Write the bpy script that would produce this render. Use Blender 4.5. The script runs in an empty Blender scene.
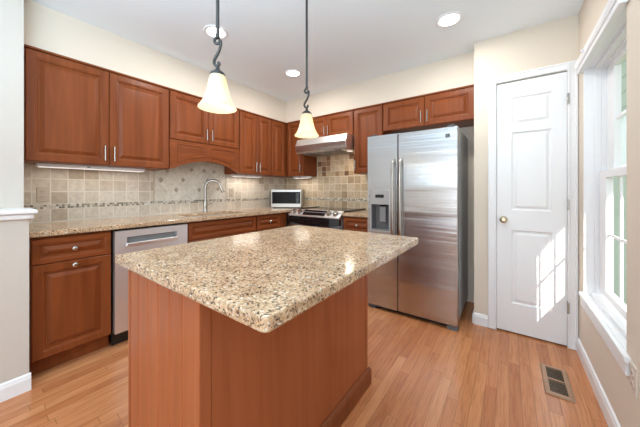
import bpy, bmesh, math, random
from mathutils import Vector, Matrix
random.seed(7)
S = bpy.context.scene
COL = S.collection
PI = math.pi

# ------------------------------------------------------------------ camera
cam_d = bpy.data.cameras.new('camera')
cam = bpy.data.objects.new('camera', cam_d)
COL.objects.link(cam)
cam.location = (0, 0, 1.17)
cam.rotation_euler = (PI / 2, 0, math.radians(35.9))
cam_d.sensor_width = 36
cam_d.lens = 261 / 640 * 36
cam_d.shift_y = -(213.5 - 190) / 640
cam_d.clip_start = 0.02
S.camera = cam

# ------------------------------------------------------------------ world, sun, area lights, exposure
S.view_settings.view_transform = 'Standard'
S.view_settings.look = 'None'
S.view_settings.gamma = 1
S.view_settings.use_curve_mapping = False
S.view_settings.exposure = 0.0
W = bpy.data.worlds.new('world')
S.world = W
W.use_nodes = True
wn = W.node_tree.nodes
wn['Background'].inputs[0].default_value = (0.90, 0.95, 1.0, 1)
wn['Background'].inputs[1].default_value = 1.6

def lamp(name, kind, loc, energy, color=(1, 1, 1), rot=(0, 0, 0), **kw):
    d = bpy.data.lights.new(name, kind)
    d.energy = energy
    d.color = color
    for k, v in kw.items():
        setattr(d, k, v)
    o = bpy.data.objects.new(name, d)
    COL.objects.link(o)
    o.location = loc
    o.rotation_euler = rot
    return o

sun_dir = Vector((-0.38, 1.0, -0.589))
sun = lamp('sun', 'SUN', (3, -6, 5), 9.0, (1.0, 0.96, 0.9), angle=math.radians(0.53))
sun.rotation_euler = sun_dir.to_track_quat('-Z', 'Y').to_euler()
# added fill lamps before solid walls behind the camera, standing in for windows
lamp('side_fill_light', 'AREA', (0.36, -1.65, 1.45), 14, (0.80, 0.90, 1.0), (PI / 2, 0, PI / 2),
     shape='RECTANGLE', size=1.7, size_y=1.6)
lamp('rear_fill_light', 'AREA', (-0.25, -2.55, 1.25), 30, (0.80, 0.90, 1.0), (PI / 2, 0, 0),
     shape='RECTANGLE', size=1.2, size_y=2.0)

# added unseen lamp behind the camera, aimed up to brighten and cool the ceiling
lamp('ceiling_fill_light', 'AREA', (-0.45, -0.6, 1.45), 76, (0.53, 0.79, 1.0), (PI - math.radians(7), 0, 0),
     shape='RECTANGLE', size=1.7, size_y=1.2)

# ------------------------------------------------------------------ materials
def mat(name):
    m = bpy.data.materials.new(name)
    m.use_nodes = True
    nt = m.node_tree
    return m, nt, nt.nodes['Principled BSDF']

def N(nt, t, **kw):
    n = nt.nodes.new(t)
    for k, v in kw.items():
        setattr(n, k, v)
    return n

def plain(name, col, rough=0.5, metal=0.0, spec=0.5, bump=0.0, bscale=200):
    m, nt, b = mat(name)
    b.inputs['Base Color'].default_value = (*col, 1)
    b.inputs['Roughness'].default_value = rough
    b.inputs['Metallic'].default_value = metal
    b.inputs['Specular IOR Level'].default_value = spec
    tc = N(nt, 'ShaderNodeTexCoord')
    no = N(nt, 'ShaderNodeTexNoise')
    no.inputs['Scale'].default_value = bscale
    nt.links.new(tc.outputs['Object'], no.inputs['Vector'])
    mx = N(nt, 'ShaderNodeMix', data_type='RGBA')
    mx.inputs['A'].default_value = (*[c * 0.97 for c in col], 1)
    mx.inputs['B'].default_value = (*[min(1, c * 1.03) for c in col], 1)
    nt.links.new(no.outputs['Fac'], mx.inputs['Factor'])
    nt.links.new(mx.outputs['Result'], b.inputs['Base Color'])
    if bump:
        bp = N(nt, 'ShaderNodeBump')
        bp.inputs['Strength'].default_value = bump
        bp.inputs['Distance'].default_value = 0.002
        nt.links.new(no.outputs['Fac'], bp.inputs['Height'])
        nt.links.new(bp.outputs['Normal'], b.inputs['Normal'])
    return m

def ramp(nt, stops, interp='LINEAR'):
    r = N(nt, 'ShaderNodeValToRGB')
    r.color_ramp.interpolation = interp
    e = r.color_ramp.elements
    while len(e) < len(stops):
        e.new(0.5)
    for el, (p, c) in zip(e, stops):
        el.position = p
        el.color = (*c, 1)
    return r

def math_n(nt, op, a, b=None):
    n = N(nt, 'ShaderNodeMath', operation=op)
    for i, v in enumerate((a, b)):
        if v is None:
            continue
        if isinstance(v, (int, float)):
            n.inputs[i].default_value = v
        else:
            nt.links.new(v, n.inputs[i])
    return n.outputs[0]

def cherry(name, c0, c1, grain='z', rough=0.33):
    m, nt, b = mat(name)
    tc = N(nt, 'ShaderNodeTexCoord')
    oi = N(nt, 'ShaderNodeObjectInfo')
    add = N(nt, 'ShaderNodeVectorMath', operation='ADD')
    nt.links.new(tc.outputs['Object'], add.inputs[0])
    cmb = N(nt, 'ShaderNodeCombineXYZ')
    off = math_n(nt, 'MULTIPLY', oi.outputs['Random'], 17.0)
    for i in range(3):
        nt.links.new(off, cmb.inputs[i])
    nt.links.new(cmb.outputs[0], add.inputs[1])
    mp = N(nt, 'ShaderNodeMapping')
    mp.inputs['Scale'].default_value = {'z': (26, 26, 1.6), 'x': (1.6, 26, 26)}[grain]
    nt.links.new(add.outputs[0], mp.inputs['Vector'])
    n1 = N(nt, 'ShaderNodeTexNoise')
    n1.inputs['Scale'].default_value = 1.0
    n1.inputs['Detail'].default_value = 5
    n1.inputs['Distortion'].default_value = 0.6
    nt.links.new(mp.outputs[0], n1.inputs['Vector'])
    n2 = N(nt, 'ShaderNodeTexNoise')
    n2.inputs['Scale'].default_value = 0.22
    nt.links.new(mp.outputs[0], n2.inputs['Vector'])
    f = math_n(nt, 'ADD', math_n(nt, 'MULTIPLY', n1.outputs['Fac'], 0.55), math_n(nt, 'MULTIPLY', n2.outputs['Fac'], 0.45))
    r = ramp(nt, [(0.3, c0), (0.7, c1)])
    nt.links.new(f, r.inputs[0])
    nt.links.new(r.outputs[0], b.inputs['Base Color'])
    b.inputs['Roughness'].default_value = rough
    b.inputs['Specular IOR Level'].default_value = 0.22
    return m

def granite(name):
    m, nt, b = mat(name)
    tc = N(nt, 'ShaderNodeTexCoord')
    v = N(nt, 'ShaderNodeTexVoronoi')
    v.inputs['Scale'].default_value = 200
    v.inputs['Randomness'].default_value = 1
    wob = N(nt, 'ShaderNodeTexNoise')
    wob.inputs['Scale'].default_value = 60
    nt.links.new(tc.outputs['Object'], wob.inputs['Vector'])
    wm = N(nt, 'ShaderNodeVectorMath', operation='SCALE')
    wm.inputs['Scale'].default_value = 0.012
    nt.links.new(wob.outputs['Color'], wm.inputs[0])
    wa = N(nt, 'ShaderNodeVectorMath', operation='ADD')
    nt.links.new(tc.outputs['Object'], wa.inputs[0])
    nt.links.new(wm.outputs[0], wa.inputs[1])
    nt.links.new(wa.outputs[0], v.inputs['Vector'])
    sep = N(nt, 'ShaderNodeSeparateColor')
    nt.links.new(v.outputs['Color'], sep.inputs[0])
    r = ramp(nt, [(0.0, (0.10, 0.075, 0.055)), (0.06, (0.22, 0.15, 0.10)), (0.15, (0.38, 0.27, 0.18)),
                  (0.30, (0.53, 0.35, 0.21)), (0.52, (0.61, 0.42, 0.27)), (0.74, (0.67, 0.50, 0.34)),
                  (0.93, (0.72, 0.65, 0.56))], 'CONSTANT')
    nt.links.new(sep.outputs[0], r.inputs[0])
    n2 = N(nt, 'ShaderNodeTexNoise')
    n2.inputs['Scale'].default_value = 16
    n2.inputs['Detail'].default_value = 4
    nt.links.new(tc.outputs['Object'], n2.inputs['Vector'])
    r2 = ramp(nt, [(0.35, (0.84, 0.77, 0.71)), (0.65, (1.08, 1.06, 1.02))])
    nt.links.new(n2.outputs['Fac'], r2.inputs[0])
    mx = N(nt, 'ShaderNodeMix', data_type='RGBA', blend_type='MULTIPLY')
    mx.inputs['Factor'].default_value = 1
    nt.links.new(r.outputs[0], mx.inputs['A'])
    nt.links.new(r2.outputs[0], mx.inputs['B'])
    nt.links.new(mx.outputs['Result'], b.inputs['Base Color'])
    b.inputs['Roughness'].default_value = 0.14
    b.inputs['Specular IOR Level'].default_value = 0.55
    return m

def oak_floor(name):
    m, nt, b = mat(name)
    tc = N(nt, 'ShaderNodeTexCoord')
    sp = N(nt, 'ShaderNodeSeparateXYZ')
    nt.links.new(tc.outputs['Object'], sp.inputs[0])
    X, Y = sp.outputs[0], sp.outputs[1]
    xs = math_n(nt, 'DIVIDE', X, 0.0572)
    row = math_n(nt, 'FLOOR', xs)
    fx = math_n(nt, 'FRACT', xs)
    wn1 = N(nt, 'ShaderNodeTexWhiteNoise', noise_dimensions='1D')
    nt.links.new(row, wn1.inputs['W'])
    ys = math_n(nt, 'ADD', math_n(nt, 'DIVIDE', Y, 0.75), math_n(nt, 'MULTIPLY', wn1.outputs['Value'], 7.0))
    col = math_n(nt, 'FLOOR', ys)
    fy = math_n(nt, 'FRACT', ys)
    cm = N(nt, 'ShaderNodeCombineXYZ')
    nt.links.new(row, cm.inputs[0]); nt.links.new(col, cm.inputs[1])
    wn2 = N(nt, 'ShaderNodeTexWhiteNoise', noise_dimensions='2D')
    nt.links.new(cm.outputs[0], wn2.inputs['Vector'])
    r = ramp(nt, [(0.0, (0.46, 0.172, 0.068)), (0.3, (0.53, 0.210, 0.086)), (0.7, (0.57, 0.238, 0.100)), (1.0, (0.63, 0.285, 0.125))])
    nt.links.new(wn2.outputs['Value'], r.inputs[0])
    # grain
    g = N(nt, 'ShaderNodeCombineXYZ')
    nt.links.new(math_n(nt, 'MULTIPLY', X, 70), g.inputs[0])
    nt.links.new(math_n(nt, 'ADD', math_n(nt, 'MULTIPLY', Y, 4), math_n(nt, 'MULTIPLY', wn2.outputs['Value'], 50)), g.inputs[1])
    nt.links.new(math_n(nt, 'MULTIPLY', wn2.outputs['Value'], 30), g.inputs[2])
    ng = N(nt, 'ShaderNodeTexNoise')
    ng.inputs['Scale'].default_value = 1
    ng.inputs['Detail'].default_value = 4
    ng.inputs['Distortion'].default_value = 1.2
    nt.links.new(g.outputs[0], ng.inputs['Vector'])
    r2 = ramp(nt, [(0.35, (0.80, 0.74, 0.70)), (0.55, (1.0, 1.0, 1.0)), (0.8, (1.06, 1.06, 1.06))])
    nt.links.new(ng.outputs['Fac'], r2.inputs[0])
    mx = N(nt, 'ShaderNodeMix', data_type='RGBA', blend_type='MULTIPLY')
    mx.inputs['Factor'].default_value = 1
    nt.links.new(r.outputs[0], mx.inputs['A']); nt.links.new(r2.outputs[0], mx.inputs['B'])
    # joints
    ex = math_n(nt, 'MINIMUM', fx, math_n(nt, 'SUBTRACT', 1.0, fx))
    ey = math_n(nt, 'MINIMUM', fy, math_n(nt, 'SUBTRACT', 1.0, fy))
    jx = math_n(nt, 'LESS_THAN', ex, 0.022)
    jy = math_n(nt, 'LESS_THAN', ey, 0.0022)
    j = math_n(nt, 'MAXIMUM', jx, jy)
    mx2 = N(nt, 'ShaderNodeMix', data_type='RGBA')
    nt.links.new(math_n(nt, 'MULTIPLY', j, 0.55), mx2.inputs['Factor'])
    nt.links.new(mx.outputs['Result'], mx2.inputs['A'])
    mx2.inputs['B'].default_value = (0.16, 0.075, 0.035, 1)
    nt.links.new(mx2.outputs['Result'], b.inputs['Base Color'])
    b.inputs['Roughness'].default_value = 0.22
    b.inputs['Specular IOR Level'].default_value = 0.45
    bp = N(nt, 'ShaderNodeBump', invert=True)
    bp.inputs['Strength'].default_value = 0.25
    bp.inputs['Distance'].default_value = 0.002
    nt.links.new(j, bp.inputs['Height'])
    nt.links.new(bp.outputs['Normal'], b.inputs['Normal'])
    return m

def tile(name, axis, size, v0, pal, grout=(0.80, 0.74, 0.65), gw=0.035, rot=0.0, u0=0.0, cloud=0.16, seed=0.0):
    """square stone tiles laid on a wall; axis = 0 when the wall runs along x, 1 along y"""
    m, nt, b = mat(name)
    tc = N(nt, 'ShaderNodeTexCoord')
    sp = N(nt, 'ShaderNodeSeparateXYZ')
    nt.links.new(tc.outputs['Object'], sp.inputs[0])
    U = math_n(nt, 'SUBTRACT', sp.outputs[axis], u0)
    V = math_n(nt, 'SUBTRACT', sp.outputs[2], v0)
    if rot:
        c = math.cos(rot); s = math.sin(rot)
        U2 = math_n(nt, 'ADD', math_n(nt, 'MULTIPLY', U, c), math_n(nt, 'MULTIPLY', V, s))
        V2 = math_n(nt, 'SUBTRACT', math_n(nt, 'MULTIPLY', V, c), math_n(nt, 'MULTIPLY', U, s))
        U, V = U2, V2
    us = math_n(nt, 'DIVIDE', U, size); vs = math_n(nt, 'DIVIDE', V, size)
    fu = math_n(nt, 'FRACT', us); fv = math_n(nt, 'FRACT', vs)
    cm = N(nt, 'ShaderNodeCombineXYZ')
    nt.links.new(math_n(nt, 'FLOOR', us), cm.inputs[0]); nt.links.new(math_n(nt, 'FLOOR', vs), cm.inputs[1])
    cm.inputs[2].default_value = seed
    w = N(nt, 'ShaderNodeTexWhiteNoise', noise_dimensions='3D')
    nt.links.new(cm.outputs[0], w.inputs['Vector'])
    r = ramp(nt, pal)
    nt.links.new(w.outputs['Value'], r.inputs[0])
    n = N(nt, 'ShaderNodeTexNoise')
    n.inputs['Scale'].default_value = 28
    n.inputs['Detail'].default_value = 5
    nt.links.new(tc.outputs['Object'], n.inputs['Vector'])
    r2 = ramp(nt, [(0.3, (1 - cloud, 1 - cloud * 1.05, 1 - cloud * 1.1)), (0.7, (1.06, 1.06, 1.06))])
    nt.links.new(n.outputs['Fac'], r2.inputs[0])
    mx = N(nt, 'ShaderNodeMix', data_type='RGBA', blend_type='MULTIPLY')
    mx.inputs['Factor'].default_value = 1
    nt.links.new(r.outputs[0], mx.inputs['A']); nt.links.new(r2.outputs[0], mx.inputs['B'])
    eu = math_n(nt, 'MINIMUM', fu, math_n(nt, 'SUBTRACT', 1.0, fu))
    ev = math_n(nt, 'MINIMUM', fv, math_n(nt, 'SUBTRACT', 1.0, fv))
    e = math_n(nt, 'ADD', math_n(nt, 'MINIMUM', eu, ev), math_n(nt, 'MULTIPLY', math_n(nt, 'SUBTRACT', n.outputs['Fac'], 0.5), gw * 0.9))
    g = math_n(nt, 'LESS_THAN', e, gw)
    mx2 = N(nt, 'ShaderNodeMix', data_type='RGBA')
    nt.links.new(g, mx2.inputs['Factor'])
    nt.links.new(mx.outputs['Result'], mx2.inputs['A'])
    mx2.inputs['B'].default_value = (*grout, 1)
    nt.links.new(mx2.outputs['Result'], b.inputs['Base Color'])
    b.inputs['Roughness'].default_value = 0.42
    bp = N(nt, 'ShaderNodeBump', invert=True)
    bp.inputs['Strength'].default_value = 0.35
    bp.inputs['Distance'].default_value = 0.002
    nt.links.new(g, bp.inputs['Height'])
    nt.links.new(bp.outputs['Normal'], b.inputs['Normal'])
    return m

def steel(name, col=(0.60, 0.60, 0.61), rough=0.30, stretch=(500, 500, 3), var=0.06, aniso=0.0, wave=0.0):
    m, nt, b = mat(name)
    tc = N(nt, 'ShaderNodeTexCoord')
    mp = N(nt, 'ShaderNodeMapping')
    mp.inputs['Scale'].default_value = stretch
    nt.links.new(tc.outputs['Object'], mp.inputs['Vector'])
    n = N(nt, 'ShaderNodeTexNoise')
    n.inputs['Scale'].default_value = 1
    nt.links.new(mp.outputs[0], n.inputs['Vector'])
    rr = math_n(nt, 'ADD', math_n(nt, 'MULTIPLY', n.outputs['Fac'], var * 2), rough - var)
    nt.links.new(rr, b.inputs['Roughness'])
    b.inputs['Base Color'].default_value = (*col, 1)
    b.inputs['Metallic'].default_value = 1
    if wave:                                   # the slight waviness of thin sheet metal
        mw = N(nt, 'ShaderNodeMapping')
        mw.inputs['Scale'].default_value = (0.25, 0.25, 7.0)
        nt.links.new(tc.outputs['Object'], mw.inputs['Vector'])
        nw = N(nt, 'ShaderNodeTexNoise')
        nw.inputs['Scale'].default_value = 1
        nw.inputs['Detail'].default_value = 3
        nt.links.new(mw.outputs[0], nw.inputs['Vector'])
        bp = N(nt, 'ShaderNodeBump')
        bp.inputs['Strength'].default_value = 1.0
        bp.inputs['Distance'].default_value = wave
        nt.links.new(nw.outputs['Fac'], bp.inputs['Height'])
        nt.links.new(bp.outputs['Normal'], b.inputs['Normal'])
    if aniso:
        b.inputs['Anisotropic'].default_value = aniso
        tg = N(nt, 'ShaderNodeTangent', direction_type='RADIAL', axis='Z')
        nt.links.new(tg.outputs[0], b.inputs['Tangent'])
    return m

def emit(name, col, strength):
    m, nt, b = mat(name)
    b.inputs['Base Color'].default_value = (0.8, 0.8, 0.8, 1)
    b.inputs['Emission Color'].default_value = (*col, 1)
    b.inputs['Emission Strength'].default_value = strength
    return m

M = {}
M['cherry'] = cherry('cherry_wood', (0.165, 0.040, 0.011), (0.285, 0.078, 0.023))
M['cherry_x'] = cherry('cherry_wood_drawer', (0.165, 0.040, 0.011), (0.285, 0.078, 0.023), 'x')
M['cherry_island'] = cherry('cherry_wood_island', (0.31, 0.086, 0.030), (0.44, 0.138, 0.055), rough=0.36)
M['cherry_dark'] = plain('cherry_recess', (0.075, 0.022, 0.012), 0.5)
M['granite'] = granite('speckled_granite')
M['oak'] = oak_floor('oak_strip_floor')
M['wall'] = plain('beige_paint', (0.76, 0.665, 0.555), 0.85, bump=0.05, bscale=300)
M['ceiling'] = plain('ceiling_paint', (0.88, 0.93, 0.96), 0.9)
M['white'] = plain('white_paint', (0.86, 0.86, 0.87), 0.38)
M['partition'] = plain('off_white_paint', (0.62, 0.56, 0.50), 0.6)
M['vinyl'] = plain('white_vinyl', (0.88, 0.88, 0.89), 0.35)
M['steel'] = steel('brushed_steel', (0.53, 0.53, 0.54), 0.24, aniso=0.7, wave=0.008)
M['steel_dw'] = steel('dishwasher_steel', (0.84, 0.86, 0.88), 0.48, (3, 400, 400))
M['recess'] = plain('dispenser_grey', (0.13, 0.13, 0.135), 0.35)
M['foot'] = plain('charcoal_plastic', (0.10, 0.10, 0.105), 0.4)
M['disp'] = plain('silver_plastic', (0.46, 0.46, 0.465), 0.35, metal=0.4)
M['steel_side'] = plain('grey_enamel', (0.40, 0.42, 0.45), 0.42, metal=0.3)
M['chrome'] = steel('satin_nickel', (0.48, 0.455, 0.42), 0.24, (100, 100, 100), 0.02)
M['steel_light'] = steel('light_steel', (0.86, 0.86, 0.87), 0.36, (3, 400, 400))
M['black'] = plain('black_plastic', (0.012, 0.012, 0.013), 0.3)
M['black_glass'] = plain('black_glass', (0.008, 0.008, 0.009), 0.06)
M['black_mat'] = plain('smoked_glass', (0.012, 0.012, 0.012), 0.15, spec=0.06)
M['micro'] = steel('microwave_steel', (0.50, 0.49, 0.47), 0.34, (3, 400, 400))
M['dark_grey'] = plain('dark_grey_plastic', (0.06, 0.062, 0.066), 0.4)
M['mid_grey'] = plain('mid_grey_plastic', (0.25, 0.255, 0.26), 0.4)
M['iron'] = plain('dark_iron', (0.06, 0.057, 0.054), 0.4, metal=0.7, bump=0.3)
M['bronze'] = plain('antique_bronze', (0.16, 0.12, 0.085), 0.35, metal=0.8)
M['brass'] = plain('aged_brass', (0.62, 0.52, 0.36), 0.22, metal=1)
M['vent_wood'] = cherry('vent_wood', (0.33, 0.19, 0.115), (0.42, 0.26, 0.165), 'z', 0.35)
M['tan_plate'] = plain('tan_plastic', (0.58, 0.48, 0.38), 0.4)
M['plate'] = plain('almond_plastic', (0.70, 0.62, 0.53), 0.35)
PALE = [(0.0, (0.54, 0.44, 0.33)), (0.2, (0.65, 0.56, 0.45)), (0.6, (0.73, 0.65, 0.54)), (1.0, (0.77, 0.69, 0.58))]
CREAM = [(0.0, (0.75, 0.68, 0.57)), (1.0, (0.84, 0.78, 0.68))]
LAMP_WARM = [(0.0, (0.46, 0.33, 0.20)), (0.2, (0.58, 0.44, 0.285)), (0.6, (0.67, 0.53, 0.365)), (1.0, (0.72, 0.585, 0.42))]  # back wall stone, the warm cast of lamp light put into its colour
BROWN = [(0.0, (0.20, 0.095, 0.045)), (0.25, (0.33, 0.175, 0.09)), (0.42, (0.56, 0.38, 0.22)), (0.65, (0.67, 0.52, 0.34)), (1.0, (0.74, 0.60, 0.42))]
MOS = [(0.0, (0.15, 0.12, 0.085)), (0.3, (0.32, 0.26, 0.18)), (0.5, (0.56, 0.50, 0.40)), (1.0, (0.82, 0.77, 0.68))]
T = 0.1016
M['tile_y'] = tile('stone_tile_side', 1, T, 1.055, PALE, u0=0.02)
M['tile_y_low'] = tile('stone_tile_side_low', 1, T, 0.9184, PALE, u0=0.02)
M['tile_diag'] = tile('stone_tile_diagonal', 1, 0.128, 1.055, CREAM, rot=PI / 4, u0=1.593, gw=0.022, cloud=0.16)
M['tile_x'] = tile('stone_tile_back', 0, T, 1.055, LAMP_WARM, grout=(0.82, 0.72, 0.57), u0=-2.30)
M['tile_x_low'] = tile('stone_tile_back_low', 0, T, 0.9184, LAMP_WARM, grout=(0.82, 0.72, 0.57), u0=-2.30)
M['tile_brown'] = tile('stone_tile_brown_mix', 0, 0.0762, 1.3598, BROWN, grout=(0.80, 0.70, 0.55), u0=-2.30, gw=0.03, seed=3.0)
M['mosaic_y'] = tile('mosaic_side', 1, 0.0175, 1.02, MOS, grout=(0.55, 0.50, 0.42), gw=0.08, cloud=0.1)
M['mosaic_x'] = tile('mosaic_back', 0, 0.0175, 1.02, MOS, grout=(0.55, 0.48, 0.38), gw=0.08, cloud=0.1)
M['inset'] = plain('brown_stone', (0.46, 0.38, 0.29), 0.5, bump=0.4, bscale=120)
M['siding_pane'] = plain('pale_blind_pane', (0.46, 0.56, 0.48), 0.2)
M['siding'] = plain('green_siding', (0.27, 0.34, 0.24), 0.7)
M['ground'] = plain('grass_ground', (0.13, 0.19, 0.07), 0.9, bscale=8)
M['downlight'] = emit('downlight_lens', (1.0, 0.97, 0.92), 9.0)
M['ucl'] = emit('under_cabinet_lens', (1.0, 0.95, 0.88), 0.8)
M['bulb'] = emit('bulb_glow', (1.0, 0.86, 0.62), 7.0)

def glass_pane():
    m, nt, b = mat('window_glass')
    nt.nodes.remove(b)
    tr = N(nt, 'ShaderNodeBsdfTransparent')
    gl = N(nt, 'ShaderNodeBsdfGlossy')
    gl.inputs['Roughness'].default_value = 0.02
    mx = N(nt, 'ShaderNodeMixShader')
    mx.inputs[0].default_value = 0.05
    nt.links.new(tr.outputs[0], mx.inputs[1]); nt.links.new(gl.outputs[0], mx.inputs[2])
    nt.links.new(mx.outputs[0], nt.nodes['Material Output'].inputs[0])
    return m
M['glass'] = glass_pane()

def shade_glass():
    m, nt, b = mat('amber_shade_glass')
    nt.nodes.remove(b)
    tc = N(nt, 'ShaderNodeTexCoord')
    no = N(nt, 'ShaderNodeTexNoise')
    no.inputs['Scale'].default_value = 18
    nt.links.new(tc.outputs['Object'], no.inputs['Vector'])
    r = ramp(nt, [(0.3, (0.93, 0.80, 0.56)), (0.7, (0.96, 0.88, 0.71))])
    nt.links.new(no.outputs['Fac'], r.inputs[0])
    tl = N(nt, 'ShaderNodeBsdfTranslucent')
    df = N(nt, 'ShaderNodeBsdfDiffuse')
    gl = N(nt, 'ShaderNodeBsdfGlossy')
    gl.inputs['Roughness'].default_value = 0.15
    nt.links.new(r.outputs[0], tl.inputs[0]); nt.links.new(r.outputs[0], df.inputs[0])
    m1 = N(nt, 'ShaderNodeMixShader'); m1.inputs[0].default_value = 0.45
    nt.links.new(tl.outputs[0], m1.inputs[1]); nt.links.new(df.outputs[0], m1.inputs[2])
    m2 = N(nt, 'ShaderNodeMixShader'); m2.inputs[0].default_value = 0.05
    nt.links.new(m1.outputs[0], m2.inputs[1]); nt.links.new(gl.outputs[0], m2.inputs[2])
    nt.links.new(m2.outputs[0], nt.nodes['Material Output'].inputs[0])
    return m
M['shade'] = shade_glass()

# ------------------------------------------------------------------ mesh helpers
class MB:
    def __init__(self):
        self.v = []; self.f = []; self.sm = []
    def add(self, vs, fs, smooth=False):
        k = len(self.v)
        self.v += [tuple(p) for p in vs]
        self.f += [tuple(i + k for i in f) for f in fs]
        self.sm += [smooth] * len(fs)
        return self
    def box(self, x0, x1, y0, y1, z0, z1):
        vs = [(x0, y0, z0), (x1, y0, z0), (x1, y1, z0), (x0, y1, z0), (x0, y0, z1), (x1, y0, z1), (x1, y1, z1), (x0, y1, z1)]
        return self.add(vs, [(0, 3, 2, 1), (4, 5, 6, 7), (0, 1, 5, 4), (1, 2, 6, 5), (2, 3, 7, 6), (3, 0, 4, 7)])
    def loops(self, loops, cap0=True, cap1=True, smooth=False, closed=False):
        n = len(loops[0]); vs = [p for l in loops for p in l]; fs = []
        m = len(loops)
        for i in range(m if closed else m - 1):
            a = i * n; b = ((i + 1) % m) * n
            for j in range(n):
                k = (j + 1) % n
                fs.append((a + j, a + k, b + k, b + j))
        self.add(vs, fs, smooth)
        if not closed:
            if cap0: self.add(loops[0], [tuple(range(n))[::-1]])
            if cap1: self.add(loops[-1], [tuple(range(n))])
        return self
    def prism(self, poly, axis, a, b):
        """polygon in the other two axes extruded along axis"""
        def P(q, t):
            l = list(q); l.insert(axis, t); return tuple(l)
        return self.loops([[P(q, a) for q in poly], [P(q, b) for q in poly]])
    def rect_loops(self, x0, x1, z0, z1, prof, facing=-1, cap=True):
        """profile of (inset, depth) rings on an xz rectangle; depth is the y value"""
        L = [[(x0 + i, y, z0 + i), (x1 - i, y, z0 + i), (x1 - i, y, z1 - i), (x0 + i, y, z1 - i)] for i, y in prof]
        return self.loops(L)
    def lathe(self, prof, cx=0, cy=0, cz=0, n=24, axis='z', smooth=True, cap0=True, cap1=True):
        L = []
        for r, h in prof:
            ring = []
            for k in range(n):
                a = 2 * PI * k / n
                c, s = r * math.cos(a), r * math.sin(a)
                if axis == 'z': ring.append((cx + c, cy + s, cz + h))
                elif axis == 'y': ring.append((cx + c, cy + h, cz - s))
                else: ring.append((cx + h, cy + c, cz + s))
            L.append(ring)
        return self.loops(L, cap0, cap1, smooth)
    def tube(self, pts, r, n=10, smooth=True):
        pts = [Vector(p) for p in pts]
        rs = r if isinstance(r, (list, tuple)) else [r] * len(pts)
        L = []; prev = None
        for i, p in enumerate(pts):
            t = (pts[min(i + 1, len(pts) - 1)] - pts[max(i - 1, 0)]).normalized()
            if prev is None:
                u = t.orthogonal().normalized()
            else:
                u = (prev - t * prev.dot(t)).normalized()
            prev = u
            w = t.cross(u)
            L.append([tuple(p + (u * math.cos(2 * PI * k / n) + w * math.sin(2 * PI * k / n)) * rs[i]) for k in range(n)])
        return self.loops(L, True, True, smooth)
    def xf(self, mtx):
        self.v = [tuple(mtx @ Vector(p)) for p in self.v]
        return self
    def build(self, name, material, parent=None, bevel=0.0, seg=2):
        me = bpy.data.meshes.new(name)
        me.from_pydata(self.v, [], self.f)
        me.polygons.foreach_set('use_smooth', self.sm)
        bm = bmesh.new(); bm.from_mesh(me)
        bmesh.ops.recalc_face_normals(bm, faces=bm.faces)
        bm.to_mesh(me); bm.free()
        me.materials.append(material)
        o = bpy.data.objects.new(name, me)
        COL.objects.link(o)
        if parent: o.parent = parent
        if bevel:
            md = o.modifiers.new('bevel', 'BEVEL')
            md.width = bevel; md.segments = seg; md.limit_method = 'ANGLE'; md.angle_limit = math.radians(40)
        return o

def tag(o, label=None, cat=None, group=None, kind=None):
    if label: o['label'] = label
    if cat: o['category'] = cat
    if group: o['group'] = group
    if kind: o['kind'] = kind
    return o

def thing(name, label, cat, loc=(0, 0, 0), rz=0.0, group=None):
    o = bpy.data.objects.new(name, None)
    COL.objects.link(o)
    o.empty_display_size = 0.1
    o.location = loc; o.rotation_euler = (0, 0, rz)
    return tag(o, label, cat, group)

def box(name, x0, x1, y0, y1, z0, z1, m, parent=None, bevel=0.0):
    return MB().box(x0, x1, y0, y1, z0, z1).build(name, m, parent, bevel)

def struct(o, label, cat):
    return tag(o, label, cat, kind='structure')

def copy_tree(o, parent=None):
    c = o.copy(); COL.objects.link(c)
    if parent: c.parent = parent
    for ch in list(o.children): copy_tree(ch, c)
    return c

# ------------------------------------------------------------------ the room
XL, YB, XR, YP = -2.97, 3.13, 0.412, 2.65      # left wall, back wall, right wall, pantry wall
ZC = 2.46
struct(box('floor', XL - .1, XR + .125, -2.7, YB + .1, -0.08, 0, M['oak']), 'honey oak strip floor running from the camera to the pantry door', 'floor')
struct(box('ceiling', XL - .1, XR + .125, -2.7, YB + .1, ZC, ZC + .12, M['ceiling']), 'flat white ceiling with round recessed lights', 'ceiling')
struct(box('wall_left', XL - .1, XL, -2.7, YB + .1, 0, ZC, M['wall']), 'beige wall behind the sink run of cabinets', 'wall')
struct(box('wall_back', XL, XR + .125, YB, YB + .1, 0, ZC, M['wall']), 'beige wall behind the stove and refrigerator', 'wall')
struct(box('wall_rear', XL, XR + .125, -2.7, -2.6, 0, ZC, M['wall']), 'beige wall closing the room behind the camera', 'wall')
WY0, WY1, WZ0, WZ1 = 1.692, 2.475, 0.46, 1.995
b = MB()
b.box(XR, XR + .125, -2.6, WY0, 0, ZC); b.box(XR, XR + .125, WY1, YB, 0, ZC)
b.box(XR, XR + .125, WY0, WY1, 0, WZ0); b.box(XR, XR + .125, WY0, WY1, WZ1, ZC)
struct(b.build('wall_right', M['wall']), 'beige right wall pierced by the white window', 'wall')
DX0, DX1, DZ = -0.082, 0.349, 2.055
b = MB()
b.box(-0.248, DX0 - .004, YP, YP + .1, 0, ZC); b.box(DX1 + .004, XR, YP, YP + .1, 0, ZC); b.box(DX0 - .004, DX1 + .004, YP, YP + .1, DZ + .003, ZC)
b.box(-0.248, -0.148, YP + .1, YB, 0, ZC)
struct(b.build('wall_pantry', M['wall']), 'beige wall around the white pantry door, beside the refrigerator', 'wall')
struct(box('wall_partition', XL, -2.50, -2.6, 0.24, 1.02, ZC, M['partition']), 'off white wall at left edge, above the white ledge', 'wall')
struct(box('wall_partition_lower', XL, -2.28, -2.6, 0.24, 0, 1.0, M['partition']), 'off white half wall under the ledge at left edge', 'wall')
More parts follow.
